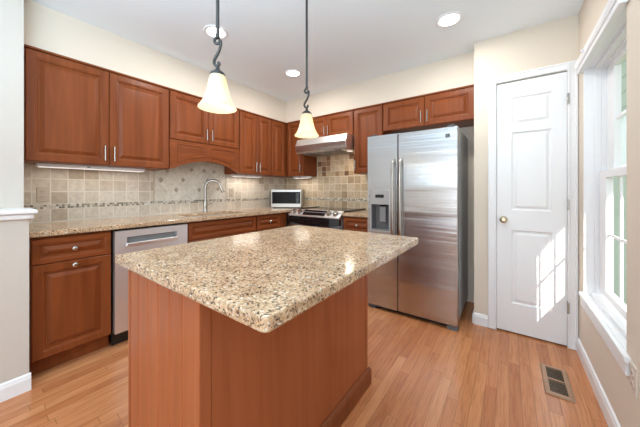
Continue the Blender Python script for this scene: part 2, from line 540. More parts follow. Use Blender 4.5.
o = thing('trim_2', 'white ledge cap on the half wall at left edge', 'trim'); o['kind'] = 'structure'
MB().box(-2.53, -2.245, -2.6, 0.272, 1.032, 1.055).build('ledge', M['white'], o, 0.006)
MB().box(-2.53, -2.262, -2.6, 0.258, 1.0, 1.032).build('ledge_molding', M['white'], o, 0.008)
# soffit over the cabinets
b = MB()
b.box(XL, -2.642, 0.24, YB, 2.152, ZC); b.box(-2.642, -0.248, 2.802, YB, 2.152, ZC)
struct(b.build('wall_soffit', M['wall']), 'beige boxed soffit between the upper cabinets and the ceiling', 'soffit')

def baseboard(name, x0, x1, y0, y1, side, label):
    """side: outward direction of the visible face"""
    b = MB(); t = 0.014
    prof = [(0, 0), (t, 0), (t, .07), (t * .75, .08), (t * .6, .09), (0, .097)]
    if side == 'x-': b.prism([(x1 - p, z) for p, z in prof], 1, y0, y1)
    elif side == 'x+': b.prism([(x0 + p, z) for p, z in prof], 1, y0, y1)
    else: b.prism([(y1 - p, z) for p, z in prof], 0, x0, x1)
    return struct(b.build(name, M['white']), label, 'baseboard')
baseboard('baseboard_right', 0, XR, -2.6, 2.645, 'x-', 'white baseboard along the foot of the window wall')
baseboard('baseboard_left', -2.28, 0, -2.6, 0.247, 'x+', 'white baseboard along the half wall at left edge')
baseboard('baseboard_pantry', -0.248, -0.146, 0, YP, 'y-', 'short white baseboard between the refrigerator and the pantry door')
baseboard('baseboard_alcove', 0, -0.249, YP + .002, YB, 'x-', 'white baseboard in the dark gap beside the refrigerator')

# pantry door, casing
cw = 0.062
o = thing('trim_1', 'white casing framing the pantry door', 'trim'); o['kind'] = 'structure'
def casing_piece(x0, x1, z0, z1, nm):
    MB().rect_loops(x0, x1, z0, z1, [(0, YP - .001), (0, YP - .014), (.004, YP - .018), (.012, YP - .018), (.016, YP - .014), (.02, YP - .014)]).build(nm, M['white'], o)
casing_piece(DX0 - cw, DX0 - .002, 0, DZ + .062, 'casing_side')
casing_piece(DX1 + .002, DX1 + .060, 0, DZ + .062, 'casing_side')
casing_piece(DX0 - .003, DX1 + .003, DZ + .004, DZ + .062, 'casing_head')

d = thing('door_1', 'narrow white three panel pantry door with a brass knob', 'door', (DX0, YP - .002, 0)); d['kind'] = 'structure'
dw = DX1 - DX0
def door_slab():
    b = MB()
    w = dw
    zs = [(.245, .845), (1.005, 1.64), (1.70, 1.925)]
    x0, x1 = .098, w - .082
    y = 0.0
    # face pieces around three sunken panels
    rows = [0.012]
    for a, c in zs: rows += [a, c]
    rows.append(2.05)
    def q(xa, xb, za, zb):
        b.add([(xa, y, za), (xb, y, za), (xb, y, zb), (xa, y, zb)], [(0, 1, 2, 3)])
    for i in range(0, len(rows), 2):
        q(0, w, rows[i], rows[i + 1])
    for a, c in zs:
        q(0, x0, a, c); q(x1, w, a, c)
        prof = [(0, y), (.010, y + .009), (.018, y + .010), (.036, y + .002)]
        L = [[(x0 + i, yy, a + i), (x1 - i, yy, a + i), (x1 - i, yy, c - i), (x0 + i, yy, c - i)] for i, yy in prof]
        b.loops(L, cap0=False, cap1=True)
    t = 0.035
    b.add([(0, y, .012), (0, t, .012), (0, t, 2.05), (0, y, 2.05)], [(0, 1, 2, 3)])
    b.add([(w, y, .012), (w, t, .012), (w, t, 2.05), (w, y, 2.05)], [(0, 1, 2, 3)])
    b.add([(0, y, 2.05), (w, y, 2.05), (w, t, 2.05), (0, t, 2.05)], [(0, 1, 2, 3)])
    b.add([(0, y, .012), (w, y, .012), (w, t, .012), (0, t, .012)], [(0, 1, 2, 3)])
    b.add([(0, t, .012), (w, t, .012), (w, t, 2.05), (0, t, 2.05)], [(0, 1, 2, 3)])
    return b
door_slab().build('door_panel', M['white'], d)
k = MB().lathe([(.026, 0), (.026, -.006), (.010, -.008), (.010, -.03), (.022, -.036), (.028, -.048), (.024, -.06), (.010, -.066)], .046, -.0005, .928, axis='y').build('knob', M['brass'], d)
tag(k, 'round aged brass knob')
for z in (0.255, 1.02, 1.80):
    hb = MB()
    hb.lathe([(.006, 0), (.006, .09)], dw + .0045, -.008, z, 10)
    hb.box(dw - .0, dw + .012, -.0215, -.0195, z + .005, z + .085)
    hb.lathe([(.003, .09), (.004, .096), (.001, .102)], dw + .0045, -.008, z, 8)
    hb.build('hinge', M['chrome'], d)

# window in the right wall ------------------------------------------------
wd = thing('window_1', 'tall white double hung window with grilles on the right wall', 'window', (0, 0, 0)); wd['kind'] = 'structure'
# jamb liner, four boards lining the opening
b = MB()
b.box(XR - .004, XR + .125, WY1 - .016, WY1 - .0005, WZ0, WZ1 - .0005)
b.box(XR + .02, XR + .125, WY0 + .0005, WY0 + .016, WZ0, WZ1 - .0005)
b.box(XR - .004, XR + .125, WY0 + .016, WY1 - .016, WZ1 - .016, WZ1 - .0005)
b.build('jamb', M['vinyl'], wd)
b = MB()                                       # stepped frame
for (xa, xb_, in_) in ((XR + .045, XR + .075, .034), (XR + .075, XR + .115, .042)):
    b.box(xa, xb_, WY1 - in_, WY1 - .016, WZ0 + .03, WZ1 - .016)
    b.box(xa, xb_, WY0 + .016, WY0 + in_, WZ0 + .03, WZ1 - .016)
    b.box(xa, xb_, WY0 + in_, WY1 - in_, WZ1 - in_ - .006, WZ1 - .016)
b.box(XR + .03, XR + .14, WY0 + .016, WY1 - .016, WZ0 + .012, WZ0 + .036)
b.build('window_frame', M['vinyl'], wd, 0.002)
gy0, gy1 = 1.745, 2.30
def sash(xc, z0, z1, rail_lo, rail_hi, zm):
    b = MB(); xa, xb_ = xc - .016, xc + .016
    ya, yb_ = WY0 + .042, WY1 - .042
    b.box(xa, xb_, gy1, yb_, z0, z1); b.box(xa, xb_, ya, gy0, z0, z1)
    b.box(xa, xb_, gy0, gy1, z0, z0 + rail_lo); b.box(xa, xb_, gy0, gy1, z1 - rail_hi, z1)
    s = b.build('sash', M['vinyl'], wd, 0.003)
    box('glass', xc - .002, xc + .002, gy0, gy1, z0 + rail_lo, z1 - rail_hi, M['glass'], s)
    for y in (2.095, 1.868):
        box('muntin', xc - .005, xc + .005, y - .007, y + .007, z0 + rail_lo, z1 - rail_hi, M['vinyl'], s)
    box('muntin', xc - .0048, xc + .0048, gy0, gy1, zm - .007, zm + .007, M['vinyl'], s)
    return s
sash(XR + .080, 0.515, 1.29, .042, .045, .90)
sash(XR + .1125, 1.255, 1.95, .040, .035, 1.60)
# stool and apron
b = MB().box(XR - .022, XR - .0005, 1.632, 2.515, .446, .472).box(XR - .0005, XR + .05, WY0 + .001, WY1 - .001, .4605, .472)
b.build('window_sill', M['white'], wd, 0.004)
box('apron', XR - .013, XR - .0005, 1.65, 2.50, .385, .446, M['white'], wd, 0.003)
# blind headrail
v = thing('window_blind', 'white raised blind in a boxed headrail above the window', 'blind', (0, 0, 0))
b = MB().prism([(XR - .001, 2.06), (XR - .030, 2.06), (XR - .040, 2.045), (XR - .040, 2.01), (XR - .034, 2.0), (XR - .001, 2.0)], 1, 1.64, 2.52)
b.build('headrail', M['white'], v)
for i in range(2):
    box('slat', XR - .030, XR - .003, 1.652, 2.508, 1.991 - i * .009, 1.9985 - i * .009, M['vinyl'], v)
box('bottom_rail', XR - .031, XR - .002, 1.65, 2.51, 1.967, 1.981, M['white'], v, 0.003)
MB().tube([(XR - .041, 2.25, 2.03), (XR - .046, 2.25, 2.03), (XR - .05, 2.25, 2.02)], .008).build('clip', M['white'], v)

# outside -----------------------------------------------------------------
struct(box('roof_eave', XR + .125, 1.50, -4.0, 3.6, 2.68, 2.85, M['white']), 'white eave over the outside of the window', 'eave')
struct(box('ground_outside', XR + .125, 14, -12, 20, -3.1, -3.0, M['ground']), 'grass outside the window', 'ground')
nh = thing('neighbor_house', 'pale green clapboard house seen through the window', 'house', (2.2, 5, -3.0))
b = MB(); z = 0
pts = []
while z < 8.5:
    b.prism([(0, z), (-.022, z), (-.004, z + .36), (0, z + .36)], 1, 0.0, 9.0)
    z += .36
b.box(0, 5, 0, 9, 0, 8.6)
b.build('siding', M['siding'], nh)
b = MB().prism([(-.4, 8.6), (5.4, 8.6), (2.5, 10.8)], 1, -.4, 9.4)
b.build('roof', M['dark_grey'], nh)
wf = MB()
y0 = 3.2
L = []
for i, xx in ((.0, -.01), (.0, -.06), (.10, -.06), (.10, -.03)):
    ring = [(xx, y0 + i, 4.65 + i), (xx, y0 + 1.5 - i, 4.65 + i), (xx, y0 + 1.5 - i, 5.3)]
    for k in range(1, 12):
        a = PI * k / 12
        ring.append((xx, y0 + .75 + (.75 - i) * math.cos(a), 5.3 + (.70 - i) * math.sin(a)))
    ring.append((xx, y0 + i, 5.3))
    L.append(ring)
wf.loops(L, False, False)
wff = wf.build('window', M['white'], nh)
gp = MB().add(L[3], [tuple(range(len(L[3])))])
gp.build('pane', M['siding_pane'], wff)

# ------------------------------------------------------------------ cabinets
DT = 0.021
def raised(b, x0, x1, z0, z1, fw=.058, y=0.0, t=DT):
    f = y - t
    prof = [(0, y), (0, f + .004), (.004, f), (fw - .014, f), (fw - .010, f + .003), (fw - .003, f + .004), (fw + .001, f + .013), (fw + .008, f + .0135), (fw + .032, f + .001)]
    return b.rect_loops(x0, x1, z0, z1, prof)
def flat_door(x0, x1, z0, z1, parent, grain='z', fw=.058, name='door'):
    return raised(MB(), x0, x1, z0, z1, fw).build(name, M['cherry' if grain == 'z' else 'cherry_x'], parent)
def bar_handle(x, z0, z1, parent, y=-DT):
    b = MB()
    b.tube([(x, y - .026, z0), (x, y - .026, z1)], .0055, 10)
    for z in (z0 + .018, z1 - .018):
        b.tube([(x, y + .001, z), (x, y - .026, z)], .0045, 8)
    return b.build('handle', M['chrome'], parent)
def knob(x, z, parent, y=-DT):
    return MB().lathe([(.008, .001), (.006, -.008), (.008, -.014), (.016, -.019), (.017, -.025), (.012, -.030), (.003, -.031)], x, y, z, 16, axis='y').build('knob', M['chrome'], parent)

def upper(label, loc, rz, w, doors, z0=1.37, z1=2.15, depth=.325, handles=(), hz=None, fill_r=0.0):
    t = thing('upper_cabinet', label, 'cabinet', loc, rz, 'cherry upper cabinets')
    box('carcass', .001, w - .001, 0, depth, z0, z1 - .002, M['cherry'], t)
    b = MB().prism([(0, z1 - .016), (-DT - .004, z1 - .012), (-DT - .008, z1), (0, z1)], 0, .0005, w - .0005)
    b.build('top_trim', M['cherry_x'], t)
    for i, (a, c) in enumerate(doors):
        dr = flat_door(a + .002, c - .002, z0 + .003, z1 - .018, t)
        hx = handles[i] if i < len(handles) else None
        if hx is not None:
            h0 = z0 + .035
            bar_handle(hx, h0, h0 + .12, dr)
    return t
RZ = PI / 2
XU = -2.64 - DT           # carcass front plane of the left wall uppers (doors stand proud of it)
YU = 2.80 + DT
upper('large cherry upper cabinet with two tall doors beside the left wall end', (XU, 0.255, 0), RZ, 0.928,
      [(.004, .462), (.462, .924)], handles=(.430, .492), depth=.293)
# cabinet over the sink with the arched valance
t = thing('upper_cabinet', 'short cherry upper cabinet over the sink with an arched valance below', 'cabinet', (XU, 1.185, 0), RZ, 'cherry upper cabinets')
w = .805
box('carcass', .001, w - .001, 0, .293, 1.665, 2.148, M['cherry'], t)
MB().prism([(0, 2.134), (-DT - .004, 2.138), (-DT - .008, 2.15), (0, 2.15)], 0, .0005, w - .0005).build('top_trim', M['cherry_x'], t)
for a, c, hx in ((.004, .4025, .372), (.4025, w - .004, .433)):
    dr = flat_door(a + .002, c - .002, 1.668, 2.132, t)
    bar_handle(hx, 1.70, 1.82, dr)
def arch(x):
    e = .055
    if x < e or x > w - e: return 1.375
    q = (x - w / 2) / (w / 2 - e)
    return 1.392 + .085 * (1 - q * q)
xs = [0.001, .055] + [.0551 + (w - .1102) * i / 28 for i in range(29)] + [w - .055, w - .001]
b = MB()
yf, yk = -DT * .9, 0.0
L = [[(x, yf, arch(x)), (x, yf, 1.662), (x, yk, 1.662), (x, yk, arch(x))] for x in xs]
b.loops(L)
va = b.build('valance', M['cherry_x'], t)
for a, c in ((.07, .375), (.43, w - .07)):
    Ls = []
    for i, y in ((0, yf + .002), (.004, yf - .006), (.014, yf - .006), (.020, yf - .0015), (.040, yf - .004)):
        lo = [(a + i + (c - a - 2 * i) * k / 10, y) for k in range(11)]
        ring = [(x, y, arch(x) + .042 + i * .8) for x, _ in lo] + [(x, y, 1.632 - i) for x, _ in lo[::-1]]
        Ls.append(ring)
    MB().loops(Ls).build('valance_panel', M['cherry_x'], va)
upper('cherry upper cabinet with two narrow tall doors right of the arched valance', (XU, 1.992, 0), RZ, 0.53,
      [(.004, .268), (.268, .526)], handles=(.240, .296), depth=.293)
upper('single narrow cherry door cabinet in the inside corner, on the sink wall', (XU, 2.524, 0), RZ, 0.59,
      [(.003, .262)], depth=.293)
upper('narrow cherry upper cabinet between the corner and the range hood', (-2.628, YU, 0), 0, 0.318,
      [(.012, .316)], handles=(.275,), depth=.293)
upper('short cherry upper cabinet directly above the range hood', (-2.308, YU, 0), 0, 0.778,
      [(.004, .389), (.389, .774)], z0=1.842, handles=(.362, .416), depth=.293)
upper('narrow single door cherry cabinet between range hood and refrigerator', (-1.528, YU, 0), 0, 0.372,
      [(.004, .368)], depth=.305, handles=(.034,))
upper('short wide cherry cabinet above the refrigerator', (-1.154, YU, 0), 0, 0.90,
      [(.004, .450), (.450, .896)], z0=1.83, handles=(.420, .482), depth=.293)

def base(label, loc, w, rz, depth=.59, top=.872):
    t = thing('base_cabinet', label, 'cabinet', loc, rz, 'cherry base cabinets')
    box('carcass', .001, w - .001, 0, depth, .11, top, M['cherry'], t)
    box('toe_kick', .001, w - .001, .055, .075, 0.002, .11, M['cherry'], t)
    return t
XB = -2.36 - DT
t = base('cherry base cabinet with one drawer and one large door next to the half wall', (XB, .252, 0), .405, RZ, .58)
dr = flat_door(.006, .399, .705, .862, t, 'x', .042, 'drawer'); knob(.20, .782, dr)
dr = flat_door(.006, .399, .113, .700, t); knob(.20, .672, dr)
t = base('cherry sink base cabinet under the faucet with a wide false drawer front', (XB, 1.215, 0), .80, RZ, .58, .71)
box('top_rail', .001, .799, 0, .02, .71, .872, M['cherry'], t)
flat_door(.008, .792, .705, .862, t, 'x', .042, 'false_drawer')
for a, c, hx in ((.008, .399, .36), (.401, .792, .44)):
    dr = flat_door(a, c, .113, .700, t); knob(hx, .66, dr)
t = base('cherry base cabinet with a small drawer in the corner under the microwave', (XB, 2.017, 0), .49, RZ, .58)
dr = flat_door(.006, .384, .705, .862, t, 'x', .042, 'drawer'); knob(.195, .785, dr)
dr = flat_door(.006, .384, .113, .700, t); knob(.05, .66, dr)
box('filler', .388, .489, -.018, 0, .113, .862, M['cherry'], t, .002)
t = base('small cherry base cabinet with drawer squeezed between stove and refrigerator', (-1.508, 2.52 + DT, 0), .36, 0, .58)
dr = flat_door(.006, .354, .705, .862, t, 'x', .042, 'drawer'); knob(.18, .785, dr)
dr = flat_door(.006, .354, .113, .700, t); knob(.05, .66, dr)

# dishwasher --------------------------------------------------------------
t = thing('dishwasher', 'stainless steel dishwasher set between two cherry base cabinets', 'dishwasher', (XB, .660, 0), RZ)
box('tub', .006, .549, .01, .57, .10, .868, M['black'], t)
b = MB()
y0, y1 = -.034, .008
x0, x1 = .010, .545
hx0, hx1, hz0, hz1 = .085, .455, .745, .812
def dq(b, xa, xb_, za, zb, y=y0): b.add([(xa, y, za), (xb_, y, za), (xb_, y, zb), (xa, y, zb)], [(0, 1, 2, 3)])
dq(b, x0, x1, .105, hz0); dq(b, x0, x1, hz1, .862); dq(b, x0, hx0, hz0, hz1); dq(b, hx1, x1, hz0, hz1)
for (p, q_) in (((x0, .105), (x1, .105)), ((x1, .105), (x1, .862)), ((x1, .862), (x0, .862)), ((x0, .862), (x0, .105))):
    b.add([(p[0], y0, p[1]), (q_[0], y0, q_[1]), (q_[0], y1, q_[1]), (p[0], y1, p[1])], [(0, 1, 2, 3)])
dp = b.build('door', M['steel_dw'], t)
b = MB()
L = [[(hx0 + i, y, hz0 + i * .3), (hx1 - i, y, hz0 + i * .3), (hx1 - i, y, hz1 - i * .1), (hx0 + i, y, hz1 - i * .1)] for i, y in ((0, y0), (.004, y0 + .004), (.012, y0 + .03))]
b.loops(L, False, True)
hp = b.build('pocket', M['mid_grey'], dp)
MB().box(hx0 - .002, hx1 + .002, y0 - .012, y0 + .004, hz0 - .006, hz0 + .022).build('pull_lip', M['steel_light'], dp, .004)
box('toe_kick', .008, .547, .03, .05, .002, .10, M['black'], t)

# counters ------------------------------------------------------------------
t = MB()
sx0, sx1, sy0, sy1 = -2.80, -2.43, 1.29, 1.94     # sink cut-out
zc0, zc1 = .880, .914
cx0, cx1 = XL + .001, -2.335
for (xa, xb_, ya, yb_) in ((cx0, cx1, .246, sy0), (cx0, sx0, sy0, sy1), (sx1, cx1, sy0, sy1), (cx0, cx1, sy1, 2.495), (cx0, -2.285, 2.495, YB - .001)):
    pass
xs = [cx0, sx0, sx1, cx1]
def slab(cells, xs, ys, z0, z1, name, m, bevel=.004, parent=None):
    bm = bmesh.new(); vd = {}
    def gv(i, j):
        if (i, j) not in vd: vd[(i, j)] = bm.verts.new((xs[i], ys[j], z1))
        return vd[(i, j)]
    fs = [bm.faces.new((gv(i, j), gv(i + 1, j), gv(i + 1, j + 1), gv(i, j + 1))) for i, j in cells]
    r = bmesh.ops.extrude_face_region(bm, geom=fs)
    for e in r['geom']:
        if isinstance(e, bmesh.types.BMVert): e.co.z = z0
    bmesh.ops.recalc_face_normals(bm, faces=bm.faces)
    me = bpy.data.meshes.new(name); bm.to_mesh(me); bm.free()
    me.materials.append(m)
    o = bpy.data.objects.new(name, me); COL.objects.link(o)
    if parent: o.parent = parent
    md = o.modifiers.new('bevel', 'BEVEL'); md.width = bevel; md.segments = 2; md.limit_method = 'ANGLE'
    return o
xs = [cx0, sx0, sx1, cx1, -2.283]
ys = [.246, sy0, sy1, 2.60, YB - .001]
cells = [(i, j) for i in range(3) for j in range(4) if not (i == 1 and j == 1)] + [(3, 3)]
o = slab(cells, xs, ys, zc0, zc1, 'countertop', M['granite'])
tag(o, 'long speckled granite counter along the sink wall with sink cut-out', 'countertop')
o = slab([(0, 0)], [-1.512, -1.153], [2.505, YB - .001], zc0, zc1, 'countertop', M['granite'])
tag(o, 'short granite counter piece between stove and refrigerator', 'countertop')
# sink
b = MB()
L = [[(sx0 + i, sy0 + i, z), (sx1 - i, sy0 + i, z), (sx1 - i, sy1 - i, z), (sx0 + i, sy1 - i, z)] for i, z in ((-.02, zc0 - .003), (-.02, zc0 - .001), (.004, zc0 - .001), (.008, .75), (.03, .72))]
b.loops(L, False, True)
sk = thing('sink', 'undermounted steel sink sunk in the granite counter', 'sink', (0, 0, 0))
b.build('basin', M['steel_light'], sk)
MB().lathe([(.04, .7205), (.04, .724), (.03, .725), (.01, .722)], (sx0 + sx1) / 2, (sy0 + sy1) / 2, 0, 20).build('drain', M['chrome'], sk)
# faucet
fx, fy = -2.865, 1.68
f = thing('faucet', 'tall brushed nickel gooseneck faucet rising behind the sink', 'faucet', (fx, fy, zc1))
MB().lathe([(.028, 0), (.028, .006), (.022, .012), (.023, .05), (.023, .12), (.018, .135)], 0, 0, 0, 20).build('base', M['chrome'], f)
pts = [(0, 0, .12), (0, 0, .27)]
R_ = .083
dirv = Vector((.55, .835))
for k in range(0, 13):
    a = PI - PI * k / 12 * .92
    q = R_ + R_ * math.cos(a)
    pts.append((dirv.x * q, dirv.y * q, .285 + R_ * math.sin(a)))
MB().tube(pts, .0165, 12).build('spout', M['chrome'], f)
p1 = Vector(pts[-1]); dd = (Vector(pts[-1]) - Vector(pts[-2])).normalized()
MB().tube([p1 - dd * .005, p1 + dd * .025, p1 + dd * .07, p1 + dd * .085], [.018, .020, .024, .022], 12).build('spray_head', M['chrome'], f)
MB().tube([(0, .015, .085), (.01, .04, .088), (.02, .075, .098)], [.0075, .0075, .006], 10).build('lever', M['chrome'], f)

# backsplash ----------------------------------------------------------------
bx = XL + .011
t = thing('tile_backsplash', 'pale stone tile backsplash on the sink wall with diamond insets', 'backsplash', (0, 0, 0))
box('lower_tiles', XL + .0005, bx, .245, YB - .0005, zc1 + .0005, 1.02, M['tile_y_low'], t)
box('mosaic_strip', XL + .0005, bx + .003, .245, YB - .0005, 1.02, 1.055, M['mosaic_y'], t)
box('upper_tiles', XL + .0005, bx, .245, 1.165, 1.055, 1.3695, M['tile_y'], t)
box('upper_tiles', XL + .0005, bx, 2.022, YB - .0005, 1.055, 1.3695, M['tile_y'], t)
b = MB().box(XL + .0005, bx, 1.165, 2.022, 1.055, 1.3695); b.box(XL + .0005, bx, 1.187, 1.990, 1.3695, 1.664)
b.build('diagonal_tiles', M['tile_diag'], t)
for y in (1.165, 2.010):
    box('pencil_trim', bx - .002, bx + .006, y, y + .014, 1.055, 1.3695, M['tan_plate'], t, .004)
for (y, z) in ((1.241, 1.275), (1.470, 1.282), (1.718, 1.398), (1.849, 1.393), (1.394, 1.170), (1.656, 1.170), (1.30, 1.375), (1.565, 1.40), (1.90, 1.18), (1.76, 1.285)):
    s = .028
    L = [[(xx, y, z - q), (xx, y + q * .85, z), (xx, y, z + q), (xx, y - q * .85, z)] for xx, q in ((bx - .001, s), (bx + .003, s), (bx + .005, s * .6))]
    MB().loops(L).build('diamond_inset', M['inset'], t)
by = YB - .011
t = thing('tile_backsplash', 'tan tile backsplash behind the stove, warmed by painted lamplight, with brown mixed tiles', 'backsplash', (0, 0, 0))
x0, x1 = bx + .004, -1.0
box('lower_tiles', x0, x1, by, YB - .0005, zc1 + .0005, 1.02, M['tile_x_low'], t)
box('mosaic_strip', x0, x1, by - .003, YB - .0005, 1.02, 1.055, M['mosaic_x'], t)
b = MB().box(x0, -2.309, by, YB - .0005, 1.055, 1.3695); b.box(-1.527, x1, by, YB - .0005, 1.055, 1.3695); b.box(-2.309, -1.527, by, YB - .0005, 1.055, 1.3695)
b.build('upper_tiles', M['tile_x'], t)
t = thing('accent_tile_panel', 'mixed brown and tan tile panel just under the range hood', 'tile panel', (0, 0, 0))
box('tiles', -2.306, -1.53, by, YB - .0005, 1.370, 1.70, M['tile_brown'], t)

def plate(label, loc, rz, m, cat='outlet'):
    o = thing('outlet_plate', label, cat, loc, rz)
    MB().rect_loops(-.036, .036, -.058, .058, [(0, 0), (0, -.003), (.004, -.006), (.006, -.006)]).build('cover', m, o)
    for z in (-.022, .022):
        q = MB().lathe([(.017, -.005), (.017, -.008), (.015, -.0085)], 0, 0, z, 16, axis='y').build('receptacle', m, o)
        for x in (-.006, .006):
            box('slot', x - .0012, x + .0012, -.0092, -.008, z - .004, z + .006, M['dark_grey'], q)
    return o
plate('stone coloured outlet on the sink wall near the half wall', (bx + .0002, .384, 1.135), RZ, M['tan_plate'])
plate('tan outlet on the tile right of the faucet', (bx + .0002, 2.10, 1.135), RZ, M['tan_plate'])
plate('almond outlet plate low on the right wall past the window', (XR - .0002, 1.60, .405), -RZ, M['plate'])

# under cabinet lights
def ucl(label, loc, rz, length, power=2.2):
    o = thing('under_cabinet_light', label, 'light', loc, rz, 'slim lights under the cabinets')
    box('housing', 0, length, 0, .07, -.026, 0, M['white'], o, .004)
    box('lens', .012, length - .012, .008, .062, -.029, -.026, M['ucl'], o)
    l = lamp('under_cabinet_lamp', 'AREA', (length / 2, .035, -.031), power * length, (1.0, 0.93, 0.84), shape='RECTANGLE', size=length - .03, size_y=.05)
    l.parent = o
    box('switch', length * .4, length * .4 + .02, -.003, 0, -.018, -.008, M['mid_grey'], o)
ucl('long white light bar under the two door cabinet at left', (-2.78, .33, 1.369), RZ, .70, 0.7)
ucl('white light bar under the cabinet right of the valance', (-2.80, 2.02, 1.369), RZ, .46)
ucl('short white light bar under the cabinet left of the hood', (-2.62, 2.93, 1.369), 0, .30)

# range ----------------------------------------------------------------------
t = thing('range', 'slide-in stainless steel stove with black glass cooktop and front knobs', 'stove', (-2.277, 2.47, 0))
w = .762
box('body', .004, w - .004, .035, .64, .09, .905, M['steel_side'], t)
box('plinth', .01, w - .01, .06, .60, .002, .09, M['black'], t)
MB().box(.0, w + .0, .085, .645, .9145, .922).build('cooktop', M['black_glass'], t, .002)
for (x, y, r) in ((.18, .22, .09), (.58, .22, .105), (.18, .50, .075), (.58, .50, .085)):
    MB().lathe([(r, .9221), (r, .9226), (r - .003, .9228), (r - .003, .9222)], x, y, 0, 40, cap0=False, cap1=False).build('burner_ring', M['mid_grey'], t)
for x0_ in (-.001, w - .013):
    box('side_trim', x0_, x0_ + .014, .088, .645, .9222, .930, M['black'], t, .002)
# sloped control panel
cp = MB().prism([(-.012, .846), (-.012, .856), (.074, .932), (.086, .928), (.086, .905), (.03, .846)], 0, .001, w - .001).build('control_panel', M['steel_light'], t, .003)
sl = Vector((0, .086, .076)).normalized(); nrm = Vector((0, -.076, .086)).normalized()
def on_panel(x, s): return Vector((x, -.012, .856)) + sl * s
for x in (.075, .165, w - .165, w - .075):
    c = on_panel(x, .058)
    MB().tube([c, c + nrm * .006, c + nrm * .007, c + nrm * .028, c + nrm * .030], [.034, .034, .029, .026, .021], 18, smooth=False).build('knob', M['chrome'], cp)
c0, c1 = on_panel(.24, .018), on_panel(w - .24, .102)
b = MB(); 
vs = [Vector((.215, c0.y, c0.z)), Vector((w - .215, c0.y, c0.z)), Vector((w - .215, c1.y, c1.z)), Vector((.215, c1.y, c1.z))]
b.loops([[tuple(p) for p in vs], [tuple(p + nrm * .002) for p in vs]])
b.build('touch_display', M['black_glass'], cp)
# black front band with a bowed lower edge
n_ = 24
top, L = .846, []
for i in range(n_ + 1):
    x = .002 + (w - .004) * i / n_
    q = (x - w / 2) / (w / 2)
    lo = .768 - .022 * (1 - q * q) ; bow = -.012 - .012 * (1 - q * q)
    L.append([(x, bow, lo), (x, bow, top), (x, .03, top), (x, .03, lo)])
MB().loops(L).build('front_band', M['black_glass'], t)
od = box('oven_door', .004, w - .004, -.006, .034, .24, .742, M['steel'], t, .004)
box('oven_window', .12, w - .12, -.009, -.005, .36, .62, M['black_glass'], od)
MB().tube([(.06, -.008, .70), (.06, -.05, .70), (.10, -.055, .70), (w - .10, -.055, .70), (w - .06, -.05, .70), (w - .06, -.008, .70)], .011).build('handle', M['chrome'], od)
box('warming_drawer', .004, w - .004, -.004, .034, .095, .232, M['steel'], t, .004)

# range hood -----------------------------------------------------------------
t = thing('range_hood', 'stainless under-cabinet range hood above the stove', 'range hood', (-2.307, 2.63, 0))
w = .772
pf = [(.482, 1.838), (.035, 1.838), (-.004, 1.752), (.012, 1.668), (.03, 1.655), (.482, 1.655)]
b = MB()
b.loops([[(0, *p) for p in pf], [(w, *p) for p in pf]])
b.build('canopy', M['steel_light'], t, .003)
MB().prism([(-.0075, 1.750), (.009, 1.668), (.011, 1.668), (-.0035, 1.752)], 0, .004, w - .004).build('lip', M['steel'], t)
for x in (.10, .40):
    fl = box('filter', x, x + .27, .08, .36, 1.646, 1.6545, M['mid_grey'], t, .002)
    for i in range(6):
        box('slat', x + .02 + i * .04, x + .032 + i * .04, .1, .34, 1.643, 1.6461, M['chrome'], fl)
MB().lathe([(.03, 1.649), (.032, 1.6549)], .70, .22, 0, 20).build('lamp_lens', M['ucl'], t)
l = lamp('hood_lamp', 'AREA', (.70, .22, 1.645), 1.6, (1.0, 0.88, 0.70), shape='DISK', size=.06)
l.parent = t
for x in (.60, .63, .66):
    box('switch', x, x + .018, .036, .05, 1.6495, 1.6549, M['black'], t)

# microwave ------------------------------------------------------------------
t = thing('microwave', 'small stainless microwave angled in the counter corner', 'microwave', (-2.575, 2.735, zc1), math.radians(32))
w, h = .43, .262
box('case', -w / 2, w / 2, .012, .275, .012, h, M['micro'], t, .006)
fr = MB().rect_loops(-w / 2, w / 2, .010, h, [(0, .014), (0, -.006), (.003, -.01), (.034, -.01), (.036, -.008)]).build('door', M['micro'], t)
box('door_window', -w / 2 + .012, w / 2 - .010, -.0125, -.0085, .062, h - .032, M['black_mat'], fr, .002)
box('control_pad', w / 2 - .075, w / 2 - .028, -.0135, -.0122, .072, h - .045, M['black'], t)
for i in range(4):
    for j in range(3):
        box('button', w / 2 - .070 + j * .013, w / 2 - .061 + j * .013, -.0142, -.0134, .078 + i * .016, .088 + i * .016, M['dark_grey'], t)
for x in (-.18, .18):
    for y in (.04, .24):
        MB().lathe([(.012, .0005), (.012, .0125)], x, y, 0, 12).build('foot', M['black'], t)

# refrigerator ----------------------------------------------------------------
t = thing('refrigerator', 'tall stainless steel side-by-side refrigerator with ice dispenser', 'refrigerator', (-1.15, 2.40, 0))
w = .812; seam = .308
box('body', .008, w - .008, .075, .70, .05, 1.70, M['steel_side'], t, .004)
box('grille', .012, w - .012, .03, .075, .012, .055, M['black'], t)
def fdoor(x0, x1, name):
    b = MB()
    n = 10
    z0, z1 = .04, 1.70
    hole = (.032, .238, .765, 1.175) if name == 'freezer_door' else None
    if not hole:
        L = []
        b.box(x0, x1, 0, .068, z0, z1)
    else:
        hx0, hx1, hz0, hz1 = hole
        dq(b, x0, x1, z0, hz0, 0); dq(b, x0, x1, hz1, z1, 0); dq(b, x0, hx0, hz0, hz1, 0); dq(b, hx1, x1, hz0, hz1, 0)
        y1 = .068
        b.add([(x0, 0, z0), (x1, 0, z0), (x1, y1, z0), (x0, y1, z0), (x0, 0, z1), (x1, 0, z1), (x1, y1, z1), (x0, y1, z1)],
              [(0, 1, 2, 3), (4, 5, 6, 7), (1, 2, 6, 5), (2, 3, 7, 6), (3, 0, 4, 7)])
    bm_o = b.build(name, M['steel'], t, 0.006 if not hole else 0)
    return bm_o
